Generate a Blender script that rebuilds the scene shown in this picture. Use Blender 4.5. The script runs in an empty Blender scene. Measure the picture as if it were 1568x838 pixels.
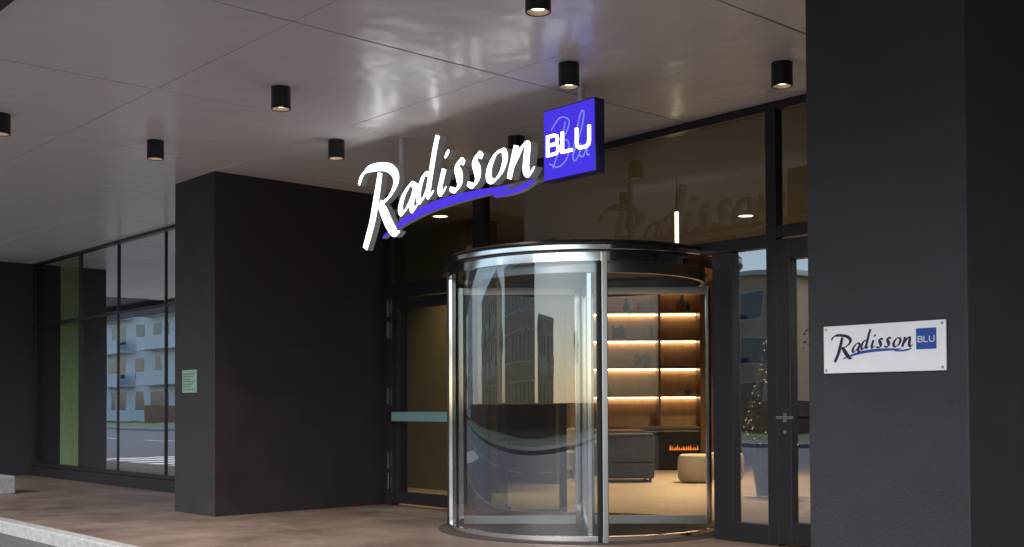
import bpy, bmesh, math, random
from mathutils import Vector, Matrix
random.seed(7)
sc = bpy.context.scene
sc.view_settings.view_transform = 'Standard'
sc.view_settings.look = 'None'
sc.view_settings.exposure = 0

# ---------------------------------------------------------------- materials
def new_mat(name):
    m = bpy.data.materials.new(name); m.use_nodes = True
    nt = m.node_tree; nt.nodes.clear()
    out = nt.nodes.new('ShaderNodeOutputMaterial')
    return m, nt, out

def pmat(name, col, rough=0.5, metal=0.0, var=0.0, vscale=4.0, bump=0.0, bscale=60.0, coat=0.0, coatr=0.1,
         emit=None, estr=0.0, col2=None, stretch=None, spec=0.5, rvar=0.0):
    m, nt, out = new_mat(name)
    p = nt.nodes.new('ShaderNodeBsdfPrincipled')
    nt.links.new(p.outputs[0], out.inputs[0])
    p.inputs['Base Color'].default_value = (*col, 1)
    p.inputs['Roughness'].default_value = rough
    p.inputs['Metallic'].default_value = metal
    p.inputs['Coat Weight'].default_value = coat
    p.inputs['Coat Roughness'].default_value = coatr
    p.inputs['Specular IOR Level'].default_value = spec
    if emit:
        p.inputs['Emission Color'].default_value = (*emit, 1)
        p.inputs['Emission Strength'].default_value = estr
    tc = nt.nodes.new('ShaderNodeTexCoord')
    mp = nt.nodes.new('ShaderNodeMapping')
    nt.links.new(tc.outputs['Object'], mp.inputs[0])
    if stretch: mp.inputs['Scale'].default_value = stretch
    if var > 0 or col2:
        n = nt.nodes.new('ShaderNodeTexNoise'); n.inputs['Scale'].default_value = vscale
        n.inputs['Detail'].default_value = 8; n.inputs['Roughness'].default_value = 0.65
        nt.links.new(mp.outputs[0], n.inputs['Vector'])
        r = nt.nodes.new('ShaderNodeValToRGB')
        r.color_ramp.elements[0].position = 0.3; r.color_ramp.elements[1].position = 0.7
        c2 = col2 if col2 else tuple(c*(1+var) for c in col)
        c1 = col if col2 else tuple(c*(1-var) for c in col)
        r.color_ramp.elements[0].color = (*c1, 1); r.color_ramp.elements[1].color = (*c2, 1)
        nt.links.new(n.outputs[0], r.inputs[0]); nt.links.new(r.outputs[0], p.inputs['Base Color'])
        if rvar > 0:
            mr = nt.nodes.new('ShaderNodeMapRange')
            mr.inputs['From Min'].default_value = 0.3; mr.inputs['From Max'].default_value = 0.7
            mr.inputs['To Min'].default_value = rough-rvar; mr.inputs['To Max'].default_value = rough+rvar
            nt.links.new(n.outputs[0], mr.inputs[0]); nt.links.new(mr.outputs[0], p.inputs['Roughness'])
    if bump > 0:
        n2 = nt.nodes.new('ShaderNodeTexNoise'); n2.inputs['Scale'].default_value = bscale
        n2.inputs['Detail'].default_value = 6
        nt.links.new(mp.outputs[0], n2.inputs['Vector'])
        b = nt.nodes.new('ShaderNodeBump'); b.inputs['Strength'].default_value = bump
        b.inputs['Distance'].default_value = 0.01
        nt.links.new(n2.outputs[0], b.inputs['Height']); nt.links.new(b.outputs[0], p.inputs['Normal'])
    return m

def emat(name, col, s):
    m, nt, out = new_mat(name)
    e = nt.nodes.new('ShaderNodeEmission'); e.inputs[0].default_value = (*col, 1); e.inputs[1].default_value = s
    nt.links.new(e.outputs[0], out.inputs[0]); return m

def glassmat(name, tint=(0.8, 0.85, 0.83), base=0.1, gain=0.9, power=2.5):
    m, nt, out = new_mat(name)
    tr = nt.nodes.new('ShaderNodeBsdfTransparent'); tr.inputs[0].default_value = (*tint, 1)
    gl = nt.nodes.new('ShaderNodeBsdfGlossy'); gl.inputs['Roughness'].default_value = 0.004
    gl.inputs[0].default_value = (0.92, 0.95, 1, 1)
    lw = nt.nodes.new('ShaderNodeLayerWeight'); lw.inputs[0].default_value = 0.5
    pw = nt.nodes.new('ShaderNodeMath'); pw.operation = 'POWER'; pw.inputs[1].default_value = power
    mu = nt.nodes.new('ShaderNodeMath'); mu.operation = 'MULTIPLY_ADD'; mu.use_clamp = True
    mu.inputs[1].default_value = gain; mu.inputs[2].default_value = base
    nt.links.new(lw.outputs['Facing'], pw.inputs[0]); nt.links.new(pw.outputs[0], mu.inputs[0])
    mx = nt.nodes.new('ShaderNodeMixShader')
    nt.links.new(mu.outputs[0], mx.inputs[0]); nt.links.new(tr.outputs[0], mx.inputs[1]); nt.links.new(gl.outputs[0], mx.inputs[2])
    # faint waviness of tempered glass
    tc = nt.nodes.new('ShaderNodeTexCoord'); n = nt.nodes.new('ShaderNodeTexNoise'); n.inputs['Scale'].default_value = 1.3
    n.inputs['Detail'].default_value = 1
    nt.links.new(tc.outputs['Object'], n.inputs['Vector'])
    b = nt.nodes.new('ShaderNodeBump'); b.inputs['Strength'].default_value = 0.12; b.inputs['Distance'].default_value = 0.01
    nt.links.new(n.outputs[0], b.inputs['Height']); nt.links.new(b.outputs[0], gl.inputs['Normal'])
    nt.links.new(mx.outputs[0], out.inputs[0]); return m

M = {}
M['stucco'] = pmat('dark_stucco', (0.029, 0.029, 0.037), 0.62, var=0.2, vscale=3, bump=0.6, bscale=120, rvar=0.08)
M['stucco_brown'] = pmat('dark_brown_stucco', (0.026, 0.0195, 0.020), 0.6, var=0.25, vscale=2.5, bump=0.6, bscale=120, rvar=0.1)
M['frame'] = pmat('dark_aluminium', (0.028, 0.025, 0.03), 0.35, 0.4, var=0.1, vscale=3)
M['black'] = pmat('black_metal', (0.012, 0.012, 0.013), 0.35, 0.3)
M['chrome'] = pmat('polished_steel', (0.78, 0.78, 0.78), 0.1, 1.0, var=0.06, vscale=3)
M['steel'] = pmat('satin_steel', (0.55, 0.55, 0.56), 0.3, 1.0)
M['glass'] = glassmat('facade_glass', (0.44, 0.48, 0.45), 0.07, 0.75, 2.4)
M['glass_left'] = glassmat('tinted_glass', (0.5, 0.53, 0.54), 0.46, 0.7, 1.4)
M['glass_door'] = glassmat('door_glass', (0.88, 0.92, 0.90), 0.05, 0.6, 2.6)
M['glass_side'] = glassmat('side_glass', (0.62, 0.66, 0.66), 0.32, 0.75, 1.5)
M['glass_drum'] = glassmat('curved_door_glass', (0.78, 0.82, 0.83), 0.15, 0.75, 2.1)
M['pave'] = pmat('brown_resin_paving', (0.125, 0.085, 0.065), 0.5, col2=(0.27, 0.20, 0.165), vscale=1.4, bump=0.8, bscale=90, rvar=0.12)
M['asphalt'] = pmat('asphalt', (0.08, 0.08, 0.084), 0.7, col2=(0.13, 0.13, 0.134), vscale=9, bump=0.7, bscale=150)
M['kerb'] = pmat('granite_kerb', (0.36, 0.36, 0.35), 0.7, var=0.3, vscale=18, bump=0.4, bscale=90)
M['grass'] = pmat('grass', (0.05, 0.08, 0.03), 0.9, col2=(0.11, 0.14, 0.05), vscale=2.5, bump=0.8, bscale=30)
M['white'] = pmat('road_paint', (0.7, 0.7, 0.68), 0.6, var=0.1, vscale=12)
M['soil'] = pmat('ground_soil', (0.12, 0.115, 0.10), 0.9, var=0.25, vscale=0.7)

# ceiling: satin coated aluminium panels, slightly dished -> stretched reflections
def ceiling_mat():
    m, nt, out = new_mat('ceiling_panel_coating')
    p = nt.nodes.new('ShaderNodeBsdfPrincipled'); nt.links.new(p.outputs[0], out.inputs[0])
    p.inputs['Roughness'].default_value = 0.4
    p.inputs['Coat Weight'].default_value = 0.5; p.inputs['Coat Roughness'].default_value = 0.2
    tc = nt.nodes.new('ShaderNodeTexCoord')
    n = nt.nodes.new('ShaderNodeTexNoise'); n.inputs['Scale'].default_value = 0.5; n.inputs['Detail'].default_value = 5
    nt.links.new(tc.outputs['Object'], n.inputs['Vector'])
    r = nt.nodes.new('ShaderNodeValToRGB')
    r.color_ramp.elements[0].position = 0.3; r.color_ramp.elements[0].color = (0.83, 0.79, 0.775, 1)
    r.color_ramp.elements[1].position = 0.7; r.color_ramp.elements[1].color = (0.88, 0.845, 0.83, 1)
    nt.links.new(n.outputs[0], r.inputs[0]); nt.links.new(r.outputs[0], p.inputs['Base Color'])
    n2 = nt.nodes.new('ShaderNodeTexNoise'); n2.inputs['Scale'].default_value = 3.4; n2.inputs['Detail'].default_value = 1
    mp = nt.nodes.new('ShaderNodeMapping'); mp.inputs['Scale'].default_value = (1, 1, 1)
    nt.links.new(tc.outputs['Object'], mp.inputs[0]); nt.links.new(mp.outputs[0], n2.inputs['Vector'])
    b = nt.nodes.new('ShaderNodeBump'); b.inputs['Strength'].default_value = 0.6; b.inputs['Distance'].default_value = 0.02
    nt.links.new(n2.outputs[0], b.inputs['Height']); nt.links.new(b.outputs[0], p.inputs['Normal'])
    nt.links.new(b.outputs[0], p.inputs['Coat Normal'])
    return m
M['ceil'] = ceiling_mat()

# ---------------------------------------------------------------- helpers
def link(o): bpy.context.collection.objects.link(o); return o
def empty(name, loc=(0, 0, 0), rz=0):
    e = bpy.data.objects.new(name, None); e.location = loc; e.rotation_euler = (0, 0, rz); e.empty_display_size = 0.2
    return link(e)
def mesh_obj(name, verts, faces, mats, parent=None, smooth=False, fm=None, fixn=True):
    me = bpy.data.meshes.new(name); me.from_pydata([tuple(v) for v in verts], [], faces)
    if not isinstance(mats, (list, tuple)): mats = [mats]
    for m in mats: me.materials.append(m)
    if fm:
        for i, k in enumerate(fm): me.polygons[i].material_index = k
    if fixn:
        bm = bmesh.new(); bm.from_mesh(me); bmesh.ops.recalc_face_normals(bm, faces=bm.faces); bm.to_mesh(me); bm.free()
    for p in me.polygons: p.use_smooth = smooth
    o = bpy.data.objects.new(name, me); link(o)
    if parent: o.parent = parent
    return o
BF = [(0, 1, 2, 3), (7, 6, 5, 4), (0, 4, 5, 1), (1, 5, 6, 2), (2, 6, 7, 3), (3, 7, 4, 0)]
def bverts(x0, x1, y0, y1, z0, z1):
    return [(x0, y0, z0), (x1, y0, z0), (x1, y1, z0), (x0, y1, z0), (x0, y0, z1), (x1, y0, z1), (x1, y1, z1), (x0, y1, z1)]
def box(name, x0, x1, y0, y1, z0, z1, mat, parent=None, bevel=0.0, seg=2):
    o = mesh_obj(name, bverts(x0, x1, y0, y1, z0, z1), BF, mat, parent)
    if bevel:
        b = o.modifiers.new('bevel', 'BEVEL'); b.width = bevel; b.segments = seg; b.limit_method = 'ANGLE'
    return o
def boxes(name, lst, mat, parent=None, bevel=0.0, seg=2):
    V, F = [], []
    for b in lst:
        k = len(V); V += bverts(*b); F += [tuple(i+k for i in f) for f in BF]
    o = mesh_obj(name, V, F, mat, parent)
    if bevel:
        b = o.modifiers.new('bevel', 'BEVEL'); b.width = bevel; b.segments = seg; b.limit_method = 'ANGLE'
    return o
def lathe(name, prof, mat, parent=None, loc=(0, 0, 0), n=40, a0=0.0, a1=2*math.pi, smooth=True):
    full = abs(a1-a0-2*math.pi) < 1e-6
    V, F = [], []
    cnt = n if full else n+1
    for i in range(cnt):
        a = a0+(a1-a0)*i/n
        for r, z in prof: V.append((r*math.cos(a)+loc[0], r*math.sin(a)+loc[1], z+loc[2]))
    k = len(prof)
    for i in range(n):
        j = (i+1) % cnt
        for q in range(k-1): F.append((i*k+q, j*k+q, j*k+q+1, i*k+q+1))
    o = mesh_obj(name, V, F, mat, parent, smooth)
    if smooth:
        try:
            o.data.set_sharp_from_angle(angle=math.radians(35))
        except Exception: pass
    return o
def quad(name, a, b, c, d, mat, parent=None): return mesh_obj(name, [a, b, c, d], [(0, 1, 2, 3)], mat, parent, fixn=False)
def tube(name, p0, p1, r0, r1, mat, parent=None, n=8):
    p0, p1 = Vector(p0), Vector(p1); d = (p1-p0).normalized()
    u = d.orthogonal().normalized(); w = d.cross(u); V, F = [], []
    for i in range(n):
        a = 2*math.pi*i/n; V.append(p0+(u*math.cos(a)+w*math.sin(a))*r0)
    for i in range(n):
        a = 2*math.pi*i/n; V.append(p1+(u*math.cos(a)+w*math.sin(a))*r1)
    for i in range(n): F.append((i, (i+1) % n, n+(i+1) % n, n+i))
    F.append(tuple(range(n))); F.append(tuple(range(2*n-1, n-1, -1)))
    return mesh_obj(name, V, F, mat, parent, False)

# ---------------------------------------------------------------- logo strokes
def catmull(pts, k=9):
    out = []; n = len(pts)
    for i in range(n-1):
        p0 = pts[max(i-1, 0)]; p1 = pts[i]; p2 = pts[i+1]; p3 = pts[min(i+2, n-1)]
        for s in range(k):
            t = s/k
            out.append(tuple(0.5*((2*p1[c])+(-p0[c]+p2[c])*t+(2*p0[c]-5*p1[c]+4*p2[c]-p3[c])*t*t+(-p0[c]+3*p1[c]-3*p2[c]+p3[c])*t**3) for c in range(3)))
    out.append(pts[-1]); return out
NIB = (math.cos(math.radians(28)), math.sin(math.radians(28)))
def strokes(name, lst, depth, mats, parent, scale=1.0, lift=0.0007, nib=True, smoothp=True, y0=0.0):
    V, F, FM = [], [], []
    for si, pts in enumerate(lst):
        ps = catmull(pts) if smoothp else pts
        L, R = [], []
        for i, p in enumerate(ps):
            a = ps[max(i-1, 0)]; b = ps[min(i+1, len(ps)-1)]
            dx, dy = b[0]-a[0], b[1]-a[1]; l = math.hypot(dx, dy) or 1
            dx /= l; dy /= l
            w = p[2]
            if nib: w *= 0.28+0.66*abs(dx*NIB[1]-dy*NIB[0])
            if not smoothp and 0 < i < len(ps)-1:   # mitre
                ax, ay = p[0]-a[0], p[1]-a[1]; la = math.hypot(ax, ay)
                c = abs((ax/la)*dx+(ay/la)*dy); w /= max(c, 0.5)
            L.append((p[0]-dy*w/2, p[1]+dx*w/2)); R.append((p[0]+dy*w/2, p[1]-dx*w/2))
        k = len(V); n = len(ps); yf = y0-lift*si; yb = y0+depth+lift*si
        for (a, b) in ((L, yf), (R, yf), (L, yb), (R, yb)):
            for q in a: V.append((q[0]*scale, b, q[1]*scale))
        for i in range(n-1):
            F.append((k+i, k+n+i, k+n+i+1, k+i+1)); FM.append(0)
            F.append((k+2*n+i, k+2*n+i+1, k+3*n+i+1, k+3*n+i)); FM.append(1)
            F.append((k+i, k+i+1, k+2*n+i+1, k+2*n+i)); FM.append(1)
            F.append((k+n+i, k+3*n+i, k+3*n+i+1, k+n+i+1)); FM.append(1)
        F.append((k, k+2*n, k+3*n, k+n)); FM.append(1)
        F.append((k+n-1, k+2*n-1, k+4*n-1, k+3*n-1)); FM.append(1)
    return mesh_obj(name, V, F, mats, parent, fm=FM)
W = 0.078
def g(pts, w=W): return [(p[0], p[1]*0.955+0.006, p[2] if len(p) > 2 else w) for p in pts]
SCRIPT = [
 g([(.32, .72, .09), (.27, .52, .115), (.20, .28, .125), (.13, .12, .13), (.07, .0, .12)]),
 g([(-.03, .655, .05), (.02, .735, .09), (.12, .785, .12), (.28, .785, .12), (.45, .75, .11), (.56, .67, .10), (.565, .57, .105), (.46, .46, .09), (.31, .40, .07)]),
 g([(.31, .43, .08), (.38, .33, .115), (.47, .19, .12), (.56, .10, .10), (.63, .105, .04)]),
 # a
 g([(.87, .505, .06), (.80, .53, .08), (.70, .45, .085), (.645, .34, .085), (.665, .275, .075), (.735, .31, .06), (.81, .40, .05), (.86, .49, .045)]),
 g([(.885, .53, .08), (.84, .42, .085), (.815, .33, .08), (.835, .28, .07), (.90, .325, .035)]),
 # d
 g([(1.085, .575, .05), (1.01, .59, .075), (.945, .50, .08), (.915, .40, .08), (.94, .345, .07), (1.0, .385, .055), (1.055, .47, .045), (1.075, .53, .04)]),
 g([(1.20, .92, .085), (1.155, .79, .085), (1.105, .60, .085), (1.065, .44, .085), (1.075, .375, .07), (1.14, .42, .035)]),
 # i
 g([(1.29, .595, .085), (1.255, .50, .085), (1.23, .42, .08), (1.255, .375, .07), (1.32, .43, .03)]),
 g([(1.30, .695, .05), (1.335, .73, .085), (1.36, .755, .05)]),
 # s
 g([(1.57, .60, .05), (1.515, .63, .085), (1.47, .575, .085), (1.50, .50, .10), (1.50, .42, .085), (1.445, .375, .08), (1.37, .40, .045)]),
 g([(1.81, .615, .05), (1.755, .645, .085), (1.71, .585, .085), (1.74, .51, .10), (1.74, .43, .085), (1.685, .38, .08), (1.61, .41, .045)]),
 # o
 g([(2.04, .63, .06), (1.97, .60, .08), (1.90, .50, .088), (1.895, .41, .08), (1.955, .38, .065), (2.045, .44, .08), (2.095, .54, .08), (2.075, .62, .06), (2.02, .62, .04)]),
 # n
 g([(2.235, .635, .085), (2.20, .53, .085), (2.165, .43, .085), (2.145, .365, .075)]),
 g([(2.165, .41, .03), (2.24, .52, .05), (2.31, .615, .07), (2.365, .61, .085), (2.355, .50, .09), (2.35, .41, .085), (2.39, .365, .07), (2.45, .42, .03)]),
]
SWOOSH = [
 [(.33, .085, .02), (.48, .14, .045), (.75, .215, .068), (1.05, .27, .08), (1.4, .295, .078), (1.75, .30, .062), (2.02, .295, .045), (2.12, .31, .02)],
 [(1.92, .255, .03), (2.08, .25, .04), (2.25, .265, .05), (2.36, .29, .04), (2.42, .305, .02)],
]
bw = 0.022
def blu(u0, v0, h, w, sp):
    L = []
    L.append([(u0, v0, bw), (u0+w*.74, v0, bw), (u0+w*.93, v0+h*.08, bw), (u0+w*.98, v0+h*.26, bw), (u0+w*.92, v0+h*.44, bw), (u0+w*.74, v0+h*.52, bw), (u0, v0+h*.52, bw)])
    L.append([(u0+w*.74, v0+h*.52, bw), (u0+w*.88, v0+h*.60, bw), (u0+w*.92, v0+h*.76, bw), (u0+w*.87, v0+h*.93, bw), (u0+w*.70, v0+h, bw), (u0, v0+h, bw)])
    L.append([(u0+bw/2, v0-bw/2, bw), (u0+bw/2, v0+h+bw/2, bw)])
    u1 = u0+w+sp
    L.append([(u1, v0+h+bw/2, bw), (u1, v0, bw)])
    L.append([(u1-bw/2, v0, bw), (u1+w*.8, v0, bw)])
    u2 = u1+w*.85+sp
    L.append([(u2, v0+h+bw/2, bw), (u2, v0+h*.30, bw), (u2+w*.06, v0+h*.10, bw), (u2+w*.24, v0, bw), (u2+w*.76, v0, bw), (u2+w*.94, v0+h*.10, bw), (u2+w, v0+h*.30, bw), (u2+w, v0+h+bw/2, bw)])
    return L
BLU = blu(2.60, .465, .146, .132, .044)
t_ = .011
BLUSCRIPT = [
 [(2.66, .36, t_), (2.74, .52, t_), (2.80, .70, t_)],
 [(2.64, .66, t_), (2.74, .74, t_), (2.84, .70, t_), (2.80, .60, t_), (2.74, .57, t_), (2.83, .54, t_), (2.82, .42, t_), (2.72, .36, t_), (2.62, .40, t_)],
 [(2.88, .42, t_), (2.96, .58, t_), (3.0, .72, t_), (2.97, .74, t_), (2.92, .60, t_), (2.88, .42, t_), (2.91, .38, t_), (2.97, .46, t_)],
 [(2.97, .50, t_), (2.95, .42, t_), (2.99, .40, t_), (3.04, .48, t_), (3.03, .41, t_), (3.06, .40, t_)],
]

# ---------------------------------------------------------------- constants
H = 3.65; FY = 7.8; LY = 6.8; CY = 5.57

# ---------------------------------------------------------------- ground
ground = mesh_obj('ground', [(-400, -400, -0.14), (400, -400, -0.14), (400, 400, -0.14), (-400, 400, -0.14)], [(0, 1, 2, 3)], M['soil'])
road = mesh_obj('road', [(-200, -13, -0.115), (200, -13, -0.115), (200, 3.8, -0.115), (-200, 3.8, -0.115)], [(0, 1, 2, 3)], M['asphalt'])
pave = box('pavement', -60, 30, 3.93, 7.86, -0.13, 0.0, M['pave'])
kl = []
x = -60.0
while x < 30:
    kl.append((x+0.004, x+0.996, 3.78, 3.926, -0.13, 0.006)); x += 1.0
kerb = boxes('kerb', kl, M['kerb'], bevel=0.012)
mk = []
for i in range(6): mk.append((-27.5+i*1.0, -27.0+i*1.0, -3.5, 2.9, -0.113, -0.111))
for i in range(20): mk.append((-90+i*6, -87+i*6, -5.1, -4.95, -0.113, -0.111))
boxes('road_marking', mk, M['white'])
box('kerb_far', -200, 200, -13.2, -13, -0.13, 0.01, M['kerb']).name = 'kerb.001'
box('pavement_far', -200, 200, -16, -13.2, -0.13, 0.0, M['asphalt']).name = 'pavement.001'
mesh_obj('lawn', [(-200, -26, -0.02), (200, -26, -0.02), (200, -16, -0.02), (-200, -16, -0.02)], [(0, 1, 2, 3)], M['grass'])
box('concrete_block', -16.35, -15.75, 4.75, 5.15, -0.005, 0.24, M['kerb'], None, 0.02)

# ---------------------------------------------------------------- hotel building
hotel = empty('hotel_building')
box('upper_storeys', -45, 25, 1.0, 30, 3.80, 9.0, M['stucco'], hotel)
box('canopy_edge_beam', -45, 25, 1.0, 2.24, 3.58, 3.798, M['black'], hotel)
# ceiling panels
panels = []
xs = [-6.33+2.06*i for i in range(-9, 9)]
yy = [(2.25, 3.785), (3.795, 5.575), (5.585, 7.365), (7.375, 7.95)]
for i in range(len(xs)-1):
    for (a, b) in yy:
        dz = random.uniform(-0.0015, 0.0015)
        panels.append((xs[i]+0.009, xs[i+1]-0.009, a, b, H+dz, H+0.03))
can = empty('canopy_ceiling')
boxes('panels', panels, M['ceil'], can, bevel=0.002)
box('substrate', -45, 25, 2.245, 29.9, H+0.031, 3.797, M['black'], can)
# columns
def column(name, x0, x1, y1, mat, left=False):
    return box(name, x0, x1, CY, y1, -0.02, H+0.02, mat, None, bevel=0.012)
column('column', -11.84, -10.90, 8.1, M['stucco_brown'])
column('column.001', -3.66, -2.71, 9.5, M['stucco'])
column('column.002', -21.2, -20.0, 8.1, M['stucco'])
column('column.003', 4.6, 5.5, 8.1, M['stucco'])

# left window wall
lw = empty('window_wall')
fr = []
mx = [-19.97, -17.9, -16.42, -14.8, -13.3, -11.90]
for m in mx:
    w_ = 0.045 if m < -17 else 0.016
    fr.append((m-w_, m+w_, LY+0.02, LY+0.1, 0.22, H-0.05))
boxes('mullions', fr, M['frame'], lw, 0.004)
boxes('transoms', [(-20, -11.84, LY-0.005, LY+0.095, H-0.04, H-0.001), (-20, -11.84, LY+0.022, LY+0.09, 2.55, 2.59), (-20, -11.84, LY-0.015, LY+0.095, 0.16, 0.22)], M['frame'], lw, 0.003)
box('plinth', -20, -11.84, LY-0.06, LY+0.15, -0.01, 0.158, M['frame'], lw, 0.005)
for i in range(len(mx)-1):
    tl = random.uniform(-0.004, 0.004)
    gm = M['glass_door'] if i == 0 else M['glass_left']
    quad('pane_low_%d' % i, (mx[i], LY+0.04+tl, 0.2), (mx[i+1], LY+0.04, 0.2), (mx[i+1], LY+0.04, 2.56), (mx[i], LY+0.04+tl, 2.56), gm, lw)
    quad('pane_top_%d' % i, (mx[i], LY+0.04-tl, 2.58), (mx[i+1], LY+0.04, 2.58), (mx[i+1], LY+0.04, H-0.02), (mx[i], LY+0.04-tl, H-0.02), gm, lw)
# curtain
V, F = [], []
n = 96
for i in range(n+1):
    xx = -19.25+0.95*i/n
    yv = 7.04+0.06*math.sin(i*0.62)+0.02*math.sin(i*1.9)
    V += [(xx, yv, 0.12), (xx, yv, H-0.03)]
for i in range(n): F.append((2*i, 2*i+2, 2*i+3, 2*i+1))
mesh_obj('curtain', V, F, pmat('green_fabric', (0.20, 0.27, 0.12), 0.85, var=0.2, vscale=8), None, True, fixn=False)
# room behind left windows
rl = empty('side_room')
dk = pmat('dark_plaster', (0.05, 0.045, 0.04), 0.8, var=0.1)
box('back_wall', -21, -11.85, 11.5, 11.6, 0, H, dk, rl)
box('side_wall', -21.2, -20.95, 8.15, 11.5, 0, H, dk, rl)
box('floor', -21, -11.0, LY+0.16, 11.5, -0.05, 0.0, dk, rl)

# ---------------------------------------------------------------- entrance facade
fa = empty('entrance_glazing')
def cbox(l, x0, x1, z0, z1, d=0.1, f=0.0): l.append((x0, x1, FY-0.05-f, FY+d-0.05, z0, z1))
fl = []
cbox(fl, -10.895, -10.74, 0.0, H-0.002)
cbox(fl, -9.26, -9.08, 0.0, H-0.003)
cbox(fl, -6.04, -5.83, 0.0, 2.45)
cbox(fl, -5.485, -5.385, 0.0, H-0.003)
cbox(fl, -4.33, -4.24, 0.0, H-0.003)
boxes('posts', fl, M['frame'], fa, 0.004)
fl = []
cbox(fl, -10.74, -9.26, 2.42, 2.58, f=-0.003); cbox(fl, -9.08, -5.485, 2.452, 2.56, f=-0.003); cbox(fl, -5.385, -4.33, 2.52, 2.62, f=-0.003); cbox(fl, -4.24, -3.662, 2.52, 2.62, f=-0.003)
cbox(fl, -10.74, -9.26, H-0.07, H-0.002, f=-0.004); cbox(fl, -9.08, -5.485, H-0.07, H-0.002, f=-0.004); cbox(fl, -5.385, -4.33, H-0.07, H-0.002, f=-0.004)
cbox(fl, -5.83, -5.485, 0.0, 0.16, f=-0.003); cbox(fl, -9.08, -8.76, 0, 0.1, f=-0.003)
boxes('transoms', fl, M['frame'], fa, 0.004)
def pane(nm, x0, x1, z0, z1, y=FY+0.0, mat='glass', par=fa):
    t = random.uniform(-0.003, 0.003)
    return quad(nm, (x0, y-t, z0), (x1, y+t, z0), (x1, y+t, z1), (x0, y-t, z1), M[mat], par)
pane('pane_upper_a', -10.74, -9.26, 2.58, H-0.07)
pane('pane_upper_b', -9.08, -5.49, 2.56, H-0.07)
pane('pane_upper_c', -5.38, -4.33, 2.62, H-0.07)
pane('pane_side_a', -9.08, -8.76, 0.1, 2.452)
pane('pane_side_b', -5.83, -5.49, 0.16, 2.452, mat='glass_side')
pane('pane_side_c', -4.24, -3.66, 0.1, 2.52)

# emergency door (left)
ed = empty('emergency_exit_door')
boxes('leaf_frame', [(-10.72, -10.60, FY-0.065, FY+0.03, 0.03, 2.40), (-9.40, -9.28, FY-0.065, FY+0.03, 0.03, 2.40),
      (-10.60, -9.40, FY-0.063, FY+0.03, 2.28, 2.40), (-10.60, -9.40, FY-0.063, FY+0.03, 0.03, 0.16)], M['frame'], ed, 0.005)
quad('glass', (-10.6, FY-0.02, .16), (-9.4, FY-0.02, .16), (-9.4, FY-0.02, 2.28), (-10.6, FY-0.02, 2.28), M['glass'], ed)
boxes('panic_bar', [(-10.62, -9.38, FY-0.15, FY-0.11, 0.98, 1.09)], pmat('teal_bar', (0.20, 0.34, 0.35), 0.3, 0.2), ed, 0.01)
boxes('bar_brackets', [(-10.69, -10.625, FY-0.15, FY-0.066, 0.97, 1.10), (-9.375, -9.31, FY-0.15, FY-0.066, 0.97, 1.10)], M['black'], ed, 0.004)
hg = []
for z in (0.18, 0.42, 1.17, 1.95, 2.2): hg.append((-10.80, -10.765, FY-0.085, FY-0.051, z, z+0.2))
boxes('hinges', hg, M['chrome'], ed, 0.006)

# right door
rd = empty('glass_side_door')
boxes('leaf_frame', [(-5.375, -5.24, FY-0.07, FY+0.02, 0.02, 2.50), (-4.45, -4.335, FY-0.07, FY+0.02, 0.02, 2.50),
      (-5.24, -4.45, FY-0.067, FY+0.02, 2.33, 2.50), (-5.24, -4.45, FY-0.067, FY+0.02, 0.02, 0.2)], M['frame'], rd, 0.006)
quad('glass', (-5.24, FY-0.02, .2), (-4.45, FY-0.02, .2), (-4.45, FY-0.02, 2.33), (-5.24, FY-0.02, 2.33), M['glass_side'], rd)
boxes('handle', [(-5.315, -5.275, FY-0.082, FY-0.071, 1.01, 1.085), (-5.31, -5.285, FY-0.13, FY-0.083, 1.035, 1.06), (-5.335, -5.17, FY-0.15, FY-0.13, 1.035, 1.060)], M['chrome'], rd, 0.004)
kh = lathe('keyhole', [(0.0, 0.012), (0.015, 0.012), (0.015, 0.0)], M['chrome'], rd, (0, 0, 0), 20)
kh.rotation_euler = (math.radians(90), 0, 0); kh.location = (-5.295, FY-0.07, 0.93)

# ---------------------------------------------------------------- revolving door
rv = empty('revolving_door', (-7.5, 7.66, 0))
R = 1.26
rad = math.radians
lathe('canopy_disc', [(0, 2.45), (R+0.02, 2.45), (R+0.07, 2.45), (R+0.07, 2.525), (R+0.02, 2.55), (0, 2.55)], M['black'], rv, n=96)
lathe('canopy_trim', [(R+0.074, 2.46), (R+0.078, 2.465), (R+0.078, 2.50), (R+0.072, 2.505)], M['chrome'], rv, n=96)
lathe('soffit_ring', [(R-0.10, 2.42), (R-0.10, 2.37), (R+0.02, 2.37), (R+0.02, 2.449), (R-0.10, 2.449)], M['chrome'], rv, n=96)
lathe('inner_header', [(R-0.16, 2.29), (R-0.12, 2.29), (R-0.12, 2.449), (R-0.16, 2.449), (R-0.16, 2.29)], M['steel'], rv, n=96)
lathe('floor_mat', [(0, 0.006), (R+0.12, 0.006), (R+0.14, -0.002)], pmat('entrance_mat', (0.05, 0.04, 0.035), 0.9, var=0.3, vscale=30, bump=0.6, bscale=200), rv, n=96)
lathe('front_glass', [(R, 0.05), (R, 2.37)], M['glass_drum'], rv, n=48, a0=rad(226), a1=rad(321))
lathe('rear_glass', [(R, 0.05), (R, 2.37)], glassmat('rear_curved_glass', (0.9, 0.93, 0.92), 0.02, 0.3, 3), rv, n=40, a0=rad(146), a1=rad(224))
lathe('glass_right', [(R, 0.05), (R, 2.37)], glassmat('clear_curved_glass', (0.94, 0.96, 0.95), 0.03, 0.6, 2.6), rv, n=40, a0=rad(323), a1=rad(394))
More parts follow.
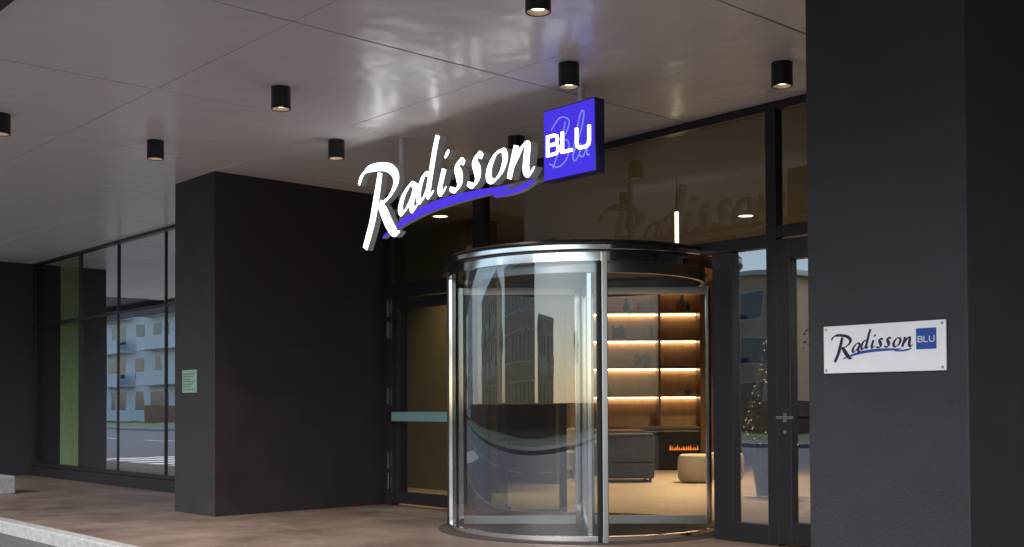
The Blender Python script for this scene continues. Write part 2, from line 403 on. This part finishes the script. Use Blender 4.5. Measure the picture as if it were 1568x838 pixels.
for i, (a0, a1) in enumerate(((226, 321), (146, 224), (323, 394))):
    lathe('bottom_rail_%d' % i, [(R-0.025, 0.007), (R+0.025, 0.007), (R+0.025, 0.055), (R-0.025, 0.055), (R-0.025, 0.007)], M['chrome'], rv, n=48, a0=rad(a0), a1=rad(a1))
def rpost(nm, ang, r, wt, wr, z0, z1, mat):
    o = box(nm, -wr/2, wr/2, -wt/2, wt/2, z0, z1, mat, rv, 0.006)
    o.location = (r*math.cos(rad(ang)), r*math.sin(rad(ang)), 0); o.rotation_euler = (0, 0, rad(ang)); return o
rpost('post_a', 225, R, 0.035, 0.07, 0.0, 2.37, M['chrome'])
rpost('post_a_outer', 221.5, R+0.01, 0.09, 0.10, 0.0, 2.45, M['black'])
rpost('post_b', 322, R+0.005, 0.05, 0.09, 0.0, 2.449, M['steel'])
rpost('post_b_gasket', 319.9, R+0.01, 0.035, 0.07, 0.0, 2.37, M['black'])
rpost('post_c', 36, R, 0.07, 0.09, 0.0, 2.449, M['black'])
rpost('post_d', 145, R, 0.07, 0.09, 0.0, 2.449, M['black'])
lathe('shaft', [(0, 0.01), (0.035, 0.01), (0.035, 2.45), (0, 2.45)], M['chrome'], rv, n=20)
for i, a in enumerate((-43.5, 46.5, 136.5, 227)):
    w = empty('wing_%d' % i, (0, 0, 0), rad(a)); w.parent = rv
    boxes('stiles', [(0.04, 0.09, -0.02, 0.02, 0.03, 2.28), (1.15, 1.20, -0.02, 0.02, 0.03, 2.28)], M['chrome'], w, 0.004)
    boxes('rails', [(0.09, 1.15, -0.019, 0.019, 0.03, 0.11), (0.09, 1.15, -0.019, 0.019, 2.21, 2.28)], M['steel'], w, 0.003)
    quad('glass', (0.09, 0, .11), (1.15, 0, .11), (1.15, 0, 2.21), (0.09, 0, 2.21), M['glass_door'], w)

# ---------------------------------------------------------------- illuminated sign
sg = empty('illuminated_hotel_sign', (-8.954, 6.1, 2.65))
m_letter = emat('letter_face_light', (1, 1, 1), 3.4)
m_side = pmat('letter_side', (0.42, 0.42, 0.44), 0.4, 0.1, emit=(1, 1, 1), estr=0.04)
m_blue = emat('blue_face_light', (0.085, 0.045, 0.80), 1.0)
m_blside = pmat('blue_side', (0.02, 0.02, 0.12), 0.4)
strokes('script_letters', SCRIPT, 0.065, [m_letter, m_side], sg)
strokes('swoosh', SWOOSH, 0.045, [m_blue, m_side], sg, nib=False, y0=0.02)
m_blue2 = emat('blue_panel_light', (0.062, 0.036, 0.72), 1.08)
box('blue_panel', 2.545, 3.115, 0.0, 0.10, 0.265, 0.83, m_blside, sg, 0.006)
box('blue_panel_face', 2.555, 3.105, -0.004, -0.0005, 0.275, 0.82, m_blue2, sg)
strokes('blu_outline_script', BLUSCRIPT, 0.003, [emat('pale_blue_light', (0.2, 0.24, 0.95), 1.1)]*2, sg, nib=False, y0=-0.009, lift=0.0002)
strokes('blu_letters', BLU, 0.012, [m_letter, m_letter], sg, nib=False, smoothp=False, y0=-0.024, lift=0.0004)
boxes('hanging_posts', [(0.48, 0.535, 0.10, 0.14, 0.2, 0.999), (2.82, 2.865, 0.105, 0.145, 0.7, 0.999)], pmat('post_paint', (0.6, 0.6, 0.6), 0.4), sg, 0.003)
boxes('rail', [(0.22, 3.0, 0.102, 0.13, 0.30, 0.35)], M['steel'], sg, 0.003)

# ---------------------------------------------------------------- plaque
pq = empty('wall_plaque', (-3.543, CY, 1.325))
box('board', 0, 0.723, -0.022, -0.008, 0, 0.265, pmat('white_enamel', (0.84, 0.84, 0.85), 0.28, var=0.03, vscale=6), pq, 0.004)
box('spacer', 0.03, 0.69, -0.0075, 0.0, 0.03, 0.235, M['black'], pq)
for i, (a, b) in enumerate(((.018, .018), (.705, .018), (.018, .247), (.705, .247))):
    s = lathe('screw_%d' % i, [(0, .006), (.005, .006), (.0075, .003), (.0075, 0)], M['steel'], pq, (0, 0, 0), 16)
    s.rotation_euler = (rad(90), 0, 0); s.location = (a, -0.022, b)
pl = empty('logo', (0.058, -0.0245, 0.062)); pl.parent = pq
ink = pmat('navy_ink', (0.012, 0.013, 0.03), 0.4)
blue = pmat('blue_ink', (0.02, 0.07, 0.33), 0.4)
wi = pmat('white_ink', (0.75, 0.75, 0.75), 0.4)
s_ = 0.197
strokes('script', SCRIPT, 0.002, [ink, ink], pl, scale=s_, lift=0.00008)
strokes('swoosh', SWOOSH, 0.0012, [blue, blue], pl, scale=s_, nib=False, y0=0.0008, lift=0.0001)
box('blue_square', 2.55*s_, 3.12*s_, -0.0005, 0.002, .27*s_, .83*s_, blue, pl)
strokes('blu', BLU, 0.001, [wi, wi], pl, scale=s_, nib=False, smoothp=False, y0=-0.002, lift=0.00008)

# small green plaque on left column
gp = empty('information_plaque', (-11.62, CY, 1.31))
box('board', 0, 0.34, -0.014, -0.001, 0, 0.25, pmat('green_plate', (0.24, 0.36, 0.27), 0.4, var=0.1, vscale=9), gp, 0.003)
tl = []
for i in range(7):
    tl.append((0.03, 0.31-0.05*(i % 3), -0.0155, -0.0142, 0.20-i*0.028, 0.211-i*0.028))
boxes('text_lines', tl, pmat('plate_text', (0.08, 0.16, 0.11), 0.5), gp)
boxes('screws', [(.008, .018, -.017, -.0143, .008, .018), (.322, .332, -.017, -.0143, .008, .018), (.008, .018, -.017, -.0143, .232, .242), (.322, .332, -.017, -.0143, .232, .242)], M['steel'], gp)

# ---------------------------------------------------------------- downlights
m_lamp = emat('warm_lamp', (1.0, 0.80, 0.55), 9.0)
m_lens = pmat('lamp_reflector', (0.6, 0.5, 0.4), 0.3, 0.6)
lamps = [(-7.70, 4.50), (-5.79, 5.77), (-4.75, 6.93), (-10.02, 4.52), (-8.90, 5.79), (-7.69, 6.97), (-4.80, 4.53), (-9.96, 3.12)]
for i, (x, y) in enumerate(lamps):
    e = empty('ceiling_downlight', (x, y, H))
    lathe('housing', [(0, -0.002), (0.077, -0.002), (0.077, -0.172), (0.075, -0.174), (0.068, -0.174), (0.066, -0.17), (0.066, -0.14), (0, -0.139)], M['black'], e, n=40)
    lathe('reflector', [(0.0655, -0.170), (0.045, -0.146)], m_lens, e, n=32)
    lathe('lamp', [(0, -0.146), (0.048, -0.1465)], m_lamp, e, n=24)
    ld = bpy.data.lights.new('lamp_light', 'SPOT'); ld.energy = 135; ld.color = (1, 0.88, 0.76); ld.spot_size = rad(92); ld.spot_blend = 1.0; ld.shadow_soft_size = 0.045
    lo = link(bpy.data.objects.new('lamp_light', ld)); lo.parent = e; lo.location = (0, 0, -0.18)

# ---------------------------------------------------------------- lobby interior
lb = empty('hotel_lobby')
def tile_mat():
    m, nt, out = new_mat('beige_floor_tile')
    p = nt.nodes.new('ShaderNodeBsdfPrincipled'); nt.links.new(p.outputs[0], out.inputs[0]); p.inputs['Roughness'].default_value = 0.35
    tc = nt.nodes.new('ShaderNodeTexCoord'); b = nt.nodes.new('ShaderNodeTexBrick')
    b.inputs['Color1'].default_value = (0.44, 0.34, 0.25, 1); b.inputs['Color2'].default_value = (0.38, 0.29, 0.21, 1)
    b.inputs['Mortar'].default_value = (0.22, 0.17, 0.13, 1); b.inputs['Scale'].default_value = 1.0
    b.inputs['Mortar Size'].default_value = 0.008; b.inputs['Brick Width'].default_value = 1.2; b.inputs['Row Height'].default_value = 0.6
    nt.links.new(tc.outputs['Object'], b.inputs['Vector']); nt.links.new(b.outputs[0], p.inputs['Base Color']); return m
M['wood'] = pmat('walnut_panel', (0.09, 0.047, 0.026), 0.45, col2=(0.15, 0.08, 0.042), vscale=3, stretch=(6, 6, 0.6))
M['wood_l'] = pmat('oak_panel', (0.34, 0.20, 0.11), 0.45, col2=(0.42, 0.26, 0.14), vscale=3, stretch=(5, 5, 0.5))
M['ochre'] = pmat('ochre_wall', (0.20, 0.17, 0.08), 0.7, var=0.08, vscale=1.5)
M['lceil'] = pmat('lobby_ceiling', (0.14, 0.145, 0.125), 0.6, var=0.05)
box('floor', -26, -2.72, 7.87, 26, -0.05, 0.001, tile_mat(), lb)
box('ceiling', -26, -2.72, 7.96, 26, H-0.03, H+0.03, M['lceil'], lb)
box('back_wall', -26, -2.72, 22, 22.2, 0, H, M['wood'], lb)
box('right_wall', -2.9, -2.72, 9.6, 22, 0, H, M['wood'], lb)
box('left_wall', -26, -25.8, 12, 22, 0, H, M['ochre'], lb)
box('ochre_partition', -15.5, -11.5, 9.6, 9.75, 0, H-0.031, M['ochre'], lb)
box('partition_end', -11.49, -11.25, 9.5, 9.85, 0, H-0.031, M['wood'], lb, 0.01)
# rotated feature wall with shelving
A = math.atan2(.744, .668)
sh = empty('lobby_shelving_unit', (-13.2, 15.2, 0), A)
box('wall_panel', -4.2, 1.35, 0.42, 0.5, 0, H-0.031, M['wood'], sh)
box('side_panel_r', 0.85, 1.12, -0.05, 0.418, 0, H-0.031, M['wood'], sh, 0.005)
box('niche_back', -1.3, 0.85, 0.39, 0.415, 0.2, 3.5, M['wood_l'], sh)
m_strip = emat('led_strip', (1.0, 0.66, 0.34), 20)
zs = [1.29, 1.80, 2.30, 2.79, 3.29]
boxes('shelves', [(-1.3, 0.85, 0.0, 0.388, z+0.012, z+0.05) for z in zs]+[(-1.3, 0.85, 0.0, 0.388, 0.72, 0.78)], M['wood'], sh, 0.003)
boxes('led_strips', [(-1.29, 0.84, 0.34, 0.37, z-0.008, z+0.008) for z in zs], m_strip, sh)
boxes('uprights', [(0.12, 0.16, 0.02, 0.386, 0.785, 3.5)], M['wood'], sh, 0.003)
cols = [(0.5, 0.4, 0.3), (0.03, 0.03, 0.03), (0.4, 0.1, 0.05), (0.6, 0.55, 0.45), (0.12, 0.1, 0.09)]
cm = [pmat('ornament_%d' % i, c, 0.4) for i, c in enumerate(cols)]
for i in range(16):
    z = random.choice(zs[:-1])+0.051; xx = random.uniform(-1.1, 0.75); r = random.uniform(0.04, 0.07); h = random.uniform(0.14, 0.3)
    lathe('vase_%d' % i, [(0, 0), (r*.7, 0), (r, h*.35), (r*.8, h*.65), (r*.35, h*.85), (r*.5, h), (0, h*.98)], random.choice(cm), sh, (xx, 0.17, z), 16)
bk = []
for i in range(22):
    z = zs[i % 4]+0.051; xx = -1.2+0.05*(i//4)+0.5*((i % 4) == 2)+0.9*((i % 4) == 1); bk.append((xx, xx+0.035, 0.08, 0.26, z, z+0.18+0.03*(i % 3)))
boxes('books', bk, cm[4], sh)
# fireplace
fp = empty('fireplace', (-13.2, 15.2, 0), A)
box('surround', -0.6, 0.848, -0.08, 0.38, 0.0, 0.70, M['black'], fp, 0.01)
V, F = [], []
for i in range(16):
    x = 0.30+i*0.032; h = random.uniform(0.04, 0.11); k = len(V)
    V += [(x-0.015, -0.095, 0.36), (x+0.015, -0.095, 0.36), (x+random.uniform(-.01, .01), -0.095, 0.36+h), (x, -0.11, 0.36)]
    F += [(k, k+1, k+2), (k, k+3, k+2), (k+1, k+3, k+2)]
mesh_obj('flames', V, F, emat('flame', (1.0, 0.22, 0.03), 1.5), fp)
box('burner', 0.2, 0.84, -0.13, -0.081, 0.33, 0.355, M['black'], fp)
# seats
beige = pmat('beige_boucle', (0.34, 0.29, 0.23), 0.9, var=0.12, vscale=20, bump=0.5, bscale=60)
dark = pmat('dark_upholstery', (0.035, 0.035, 0.042), 0.85, var=0.2, vscale=20)
def pouf(x, y, r, h):
    lathe('pouf', [(0, 0.02), (r*.9, 0.02), (r, 0.07), (r*1.03, h*.5), (r, h-0.07), (r*.93, h-0.02), (r*.8, h), (0, h+0.01)], beige, None, (x, y, 0), 36)
pouf(-10.67, 13.27, 0.27, 0.42); pouf(-10.75, 14.1, 0.27, 0.42)
def armchair(loc, rz, mat, w=0.8):
    e = empty('armchair', loc, rz)
    V, F = [], []
    n = 24
    pr = []
    for i in range(n+1):
        a = rad(-15+210*i/n); hb = 0.62+0.16*math.sin(max(0, min(math.pi, rad(210*i/n))))
        pr.append((a, hb))
    for (a, hb) in pr:
        for (r, z) in ((w/2, 0.12), (w/2+0.01, hb), (w/2-0.06, hb+0.02), (w/2-0.11, hb-0.02), (w/2-0.11, 0.12)):
            V.append((r*math.cos(a), r*math.sin(a), z))
    for i in range(n):
        for q in range(5): F.append((i*5+q, (i+1)*5+q, (i+1)*5+(q+1) % 5, i*5+(q+1) % 5))
    F.append((0, 1, 2, 3, 4)); F.append(tuple(n*5+k for k in (4, 3, 2, 1, 0)))
    mesh_obj('shell', V, F, mat, e, True)
    lathe('seat', [(0, .14), (w/2-.13, .14), (w/2-.12, .2), (w/2-.12, .4), (w/2-.16, .44), (0, .45)], mat, e, n=30)
    for i, (a, b) in enumerate(((.25, .25), (-.25, .25), (.25, -.2), (-.25, -.2))):
        tube('leg_%d' % i, (a, b, 0), (a*.9, b*.9, .14), .012, .018, M['black'], e)
    return e
armchair((-12.85, 12.63, 0), rad(20), beige, 0.72)
# boxy sofa, back turned to the door
so_ = empty('sofa', (-11.6, 12.7, 0), A)
boxes('base', [(-0.42, 0.42, -0.35, 0.45, 0.06, 0.30)], dark, so_, 0.03, 3)
boxes('back', [(-0.42, 0.42, -0.37, -0.20, 0.305, 0.74)], dark, so_, 0.04, 4)
boxes('arms', [(-0.44, -0.30, -0.19, 0.46, 0.305, 0.58), (0.30, 0.44, -0.19, 0.46, 0.305, 0.58)], dark, so_, 0.035, 4)
boxes('cushion', [(-0.29, 0.29, -0.19, 0.45, 0.305, 0.44)], dark, so_, 0.04, 4)
boxes('feet', [(a, a+.04, b, b+.04, 0, .06) for a in (-.38, .34) for b in (-.32, .38)], M['black'], so_)
# low beige sideboard behind it
sb = empty('sideboard', (-12.75, 13.7, 0), A)
boxes('carcass', [(-0.55, 0.45, -0.2, 0.2, 0.08, 0.72)], beige, sb, 0.02)
boxes('top', [(-0.57, 0.47, -0.22, 0.22, 0.722, 0.75)], M['wood'], sb, 0.005)
boxes('feet', [(a, a+.04, b, b+.04, 0, .08) for a in (-.5, .36) for b in (-.17, .13)], M['black'], sb)
lathe('lobby_column', [(0.16, 0), (0.16, H-0.04)], M['wood_l'], None, (-13.6, 13.6, 0), 32)
# pendant tube light
pt = empty('pendant_tube_light', (-7.74, 9.33, 0))
lathe('tube', [(0, 2.72), (0.02, 2.72), (0.02, 3.22), (0, 3.22)], emat('tube_glow', (1, 0.80, 0.5), 9), pt, n=16)
lathe('cord', [(0.004, 3.22), (0.004, H-0.03)], M['black'], pt, n=6)
# ceiling lights in lobby
for i, (x, y, p) in enumerate([(-11.4, 9.0, 42), (-12.3, 11.6, 80), (-8.8, 12.0, 100), (-10.6, 14.2, 150), (-5.8, 11.6, 60)]):
    e = empty('lobby_ceiling_light', (x, y, H-0.03))
    lathe('ring', [(0.10, 0), (0.12, 0), (0.12, -0.015), (0.10, -0.015)], M['steel'], e, n=28)
    lathe('diffuser', [(0, -0.008), (0.10, -0.008)], emat('warm_diffuser_%d' % i, (1, .76, .48), 8), e, n=28)
    ld = bpy.data.lights.new('lobby_light', 'AREA'); ld.shape = 'DISK'; ld.size = 0.22; ld.energy = p; ld.color = (1, .74, .47); ld.spread = rad(110)
    lo = link(bpy.data.objects.new('lobby_light', ld)); lo.parent = e; lo.location = (0, 0, -0.02)
# christmas tree in a pot
ct = empty('christmas_tree', (-8.3, 11.75, 0))
V, F = [], []; LV, LF = [], []
for i in range(1800):
    z = random.uniform(0.6, 1.95); rr = 0.36*(2.0-z)/1.4*math.sqrt(random.uniform(0.1, 1)); a = random.uniform(0, 6.283)
    c = Vector((rr*math.cos(a), rr*math.sin(a), z)); d = Vector((math.cos(a), math.sin(a), -0.3))*0.07; s = Vector((-math.sin(a), math.cos(a), random.uniform(-.3, .3)))*0.012
    k = len(V); V += [c-s, c+s, c+d]; F.append((k, k+1, k+2))
mesh_obj('needles', V, F, pmat('fir_green', (0.03, 0.06, 0.025), 0.8), ct, fixn=False)
for i in range(80):
    z = random.uniform(0.65, 1.95); rr = 0.38*(2.0-z)/1.4; a = random.uniform(0, 6.283); c = Vector((rr*math.cos(a), rr*math.sin(a), z)); s = 0.006
    k = len(LV); LV += [c+Vector(v)*s for v in ((1, 0, 0), (-1, 0, 0), (0, 1, 0), (0, -1, 0), (0, 0, 1), (0, 0, -1))]
    LF += [(k+a_, k+b_, k+c_) for a_, b_, c_ in ((0, 2, 4), (2, 1, 4), (1, 3, 4), (3, 0, 4), (2, 0, 5), (1, 2, 5), (3, 1, 5), (0, 3, 5))]
mesh_obj('fairy_lights', LV, LF, emat('fairy_glow', (1, .65, .25), 5), ct)
tube('trunk', (0, 0, 0.3), (0, 0, 1.8), .03, .008, M['wood'], ct)
lathe('pot', [(0, 0), (.15, 0), (.2, .36), (.18, .36), (.17, .33), (0, .33)], M['black'], ct, n=28)

# ---------------------------------------------------------------- across the street (seen in reflections)
def block(name, x0, x1, y0, y1, floors, wall, slab, balc=True, fh=3.0, roofm=None):
    e = empty(name); h = floors*fh+0.6
    box('walls', x0, x1, y0, y1, -0.1, h, wall, e)
    win, slabs, rails, frames = [], [], [], []
    nx = int((x1-x0)/3.4); st = (x1-x0)/nx
    for f in range(floors):
        z = f*fh+0.7
        for i in range(nx):
            c = x0+st*(i+.5); ww = 0.75+0.35*((i+f) % 2)
            win.append((c-ww, c+ww, y1-0.05, y1+0.02, z+0.2, z+1.9))
            frames.append((c-ww-.06, c+ww+.06, y1-0.05, y1+0.01, z+0.13, z+1.97))
        if balc and f > 0:
            for i in range(0, nx, 3):
                a = x0+st*i+.3; b = min(x1, a+st*2.1)
                slabs.append((a, b, y1+0.001, y1+1.4, f*fh+.1, f*fh+.3)); rails.append((a, b, y1+1.3, y1+1.35, f*fh+.3, f*fh+1.3))
    boxes('windows', win, pmat(name+'_window', (0.06, 0.07, 0.09), 0.1), e)
    boxes('window_frames', frames, slab, e)
    if slabs: boxes('balconies', slabs, slab, e); boxes('railings', rails, slab, e)
    box('roof', x0-.4, x1+.4, y0-.4, y1+.5, h, h+.3, roofm or slab, e)
    return e
wr = pmat('white_render', (0.8, 0.8, 0.78), 0.8, var=0.08, vscale=.5); wg = pmat('grey_render', (0.5, 0.5, 0.49), 0.8, var=0.1)
bb = pmat('terracotta_brick', (0.34, 0.18, 0.11), 0.85, var=0.2, vscale=1); oc = pmat('cream_render', (0.5, 0.36, 0.23), 0.85, var=0.1)
block('apartment_building', -128, -84, -42, -29, 5, wr, wr)
block('apartment_building.001', -74, -42, -58, -46, 3, oc, wg)
block('apartment_building.002', -34, -4, -62, -50, 3, bb, wr, balc=False)
block('apartment_building.003', 0, 14, -66, -54, 2, oc, wg)
box('boundary_wall', -90, 60, -26.6, -26.3, -0.1, 1.3, bb)
# trees
bark = pmat('bark', (0.07, 0.055, 0.04), 0.9, var=0.3, vscale=12)
leaf = pmat('winter_leaves', (0.07, 0.055, 0.025), 0.8, col2=(0.05, 0.075, 0.03), vscale=2)
def tree(loc, h, leaves):
    e = empty('tree', loc); V, F = [], []; tips = []
    def seg(p0, p1, r0, r1, n=5):
        d = (p1-p0).normalized(); u = d.orthogonal().normalized(); w = d.cross(u); k = len(V)
        for (p, r) in ((p0, r0), (p1, r1)):
            for i in range(n): a = 2*math.pi*i/n; V.append(p+(u*math.cos(a)+w*math.sin(a))*r)
        for i in range(n): F.append((k+i, k+(i+1) % n, k+n+(i+1) % n, k+n+i))
    def grow(p, d, l, r, lev):
        q = p+d*l; seg(p, q, r, r*.7)
        if lev == 0: tips.append(q); return
        for i in range(3):
            nd = (d+Vector((random.uniform(-1, 1), random.uniform(-1, 1), random.uniform(-.2, .7)))*.65).normalized(); grow(q, nd, l*random.uniform(.62, .8), r*.62, lev-1)
    grow(Vector((0, 0, -.1)), Vector((0, 0, 1)), h*.33, h*.028, 5)
    mesh_obj('trunk_and_limbs', V, F, bark, e)
    LV, LF = [], []
    for i in range(leaves):
        t = random.choice(tips)+Vector([random.gauss(0, .25) for _ in range(3)]); a = Vector([random.gauss(0, 1) for _ in range(3)]).normalized()*.09; b = a.orthogonal().normalized()*.06
        k = len(LV); LV += [t-a, t+b, t+a, t-b]; LF.append((k, k+1, k+2, k+3))
    mesh_obj('crown_foliage', LV, LF, leaf, e, fixn=False)
for (x, y, h) in ((-46, -30, 6), (-30, -34, 5.5), (-2, -32, 5), (22, -30, 5), (-118, -24, 4.5)): tree((x, y, 0), h, 1200)
sl = empty('street_lamp', (-30, -14, 0))
tube('pole', (0, 0, 0), (0, 0, 7), .08, .05, M['steel'], sl); tube('arm', (0, 0, 7), (0, 1.4, 7.3), .04, .03, M['steel'], sl); box('head', -.14, .14, 1.3, 1.95, 7.25, 7.36, M['steel'], sl, .02)

# ---------------------------------------------------------------- sky & sun
wd = bpy.data.worlds.new('World'); sc.world = wd; wd.use_nodes = True
nt = wd.node_tree; nt.nodes.clear()
sk = nt.nodes.new('ShaderNodeTexSky'); sk.sky_type = 'NISHITA'; sk.sun_disc = False
d = Vector((.28, -.72, .62)).normalized()
sk.sun_elevation = math.asin(d.z); sk.sun_rotation = math.atan2(d.x, d.y)
sk.air_density = 1.0; sk.dust_density = 0.8; sk.ozone_density = 1.0
bg = nt.nodes.new('ShaderNodeBackground'); bg.inputs[1].default_value = 0.2
wo = nt.nodes.new('ShaderNodeOutputWorld'); nt.links.new(sk.outputs[0], bg.inputs[0]); nt.links.new(bg.outputs[0], wo.inputs[0])
sd = bpy.data.lights.new('sun', 'SUN'); sd.energy = 5; sd.angle = rad(60); sd.color = (1, .97, .94)
so = link(bpy.data.objects.new('sun', sd)); so.rotation_euler = d.to_track_quat('Z', 'Y').to_euler(); so.location = (0, 0, 30)

# ---------------------------------------------------------------- camera
cd = bpy.data.cameras.new('camera'); cam = link(bpy.data.objects.new('camera', cd))
cd.sensor_width = 36; cd.lens = 39.5; cd.shift_y = 0.1065; cd.clip_end = 1500; cd.clip_start = 0.05
pitch = rad(1.2); roll = rad(0.25)
f = Vector((-.744*math.cos(pitch), .668*math.cos(pitch), math.sin(pitch))).normalized()
r = f.cross(Vector((0, 0, 1))).normalized(); u = r.cross(f)
r2 = r*math.cos(roll)-u*math.sin(roll); u2 = u*math.cos(roll)+r*math.sin(roll)
mw = Matrix((r2, u2, -f)).transposed().to_4x4(); mw.translation = Vector((0, 0, 1.15))
cam.matrix_world = mw
sc.camera = cam
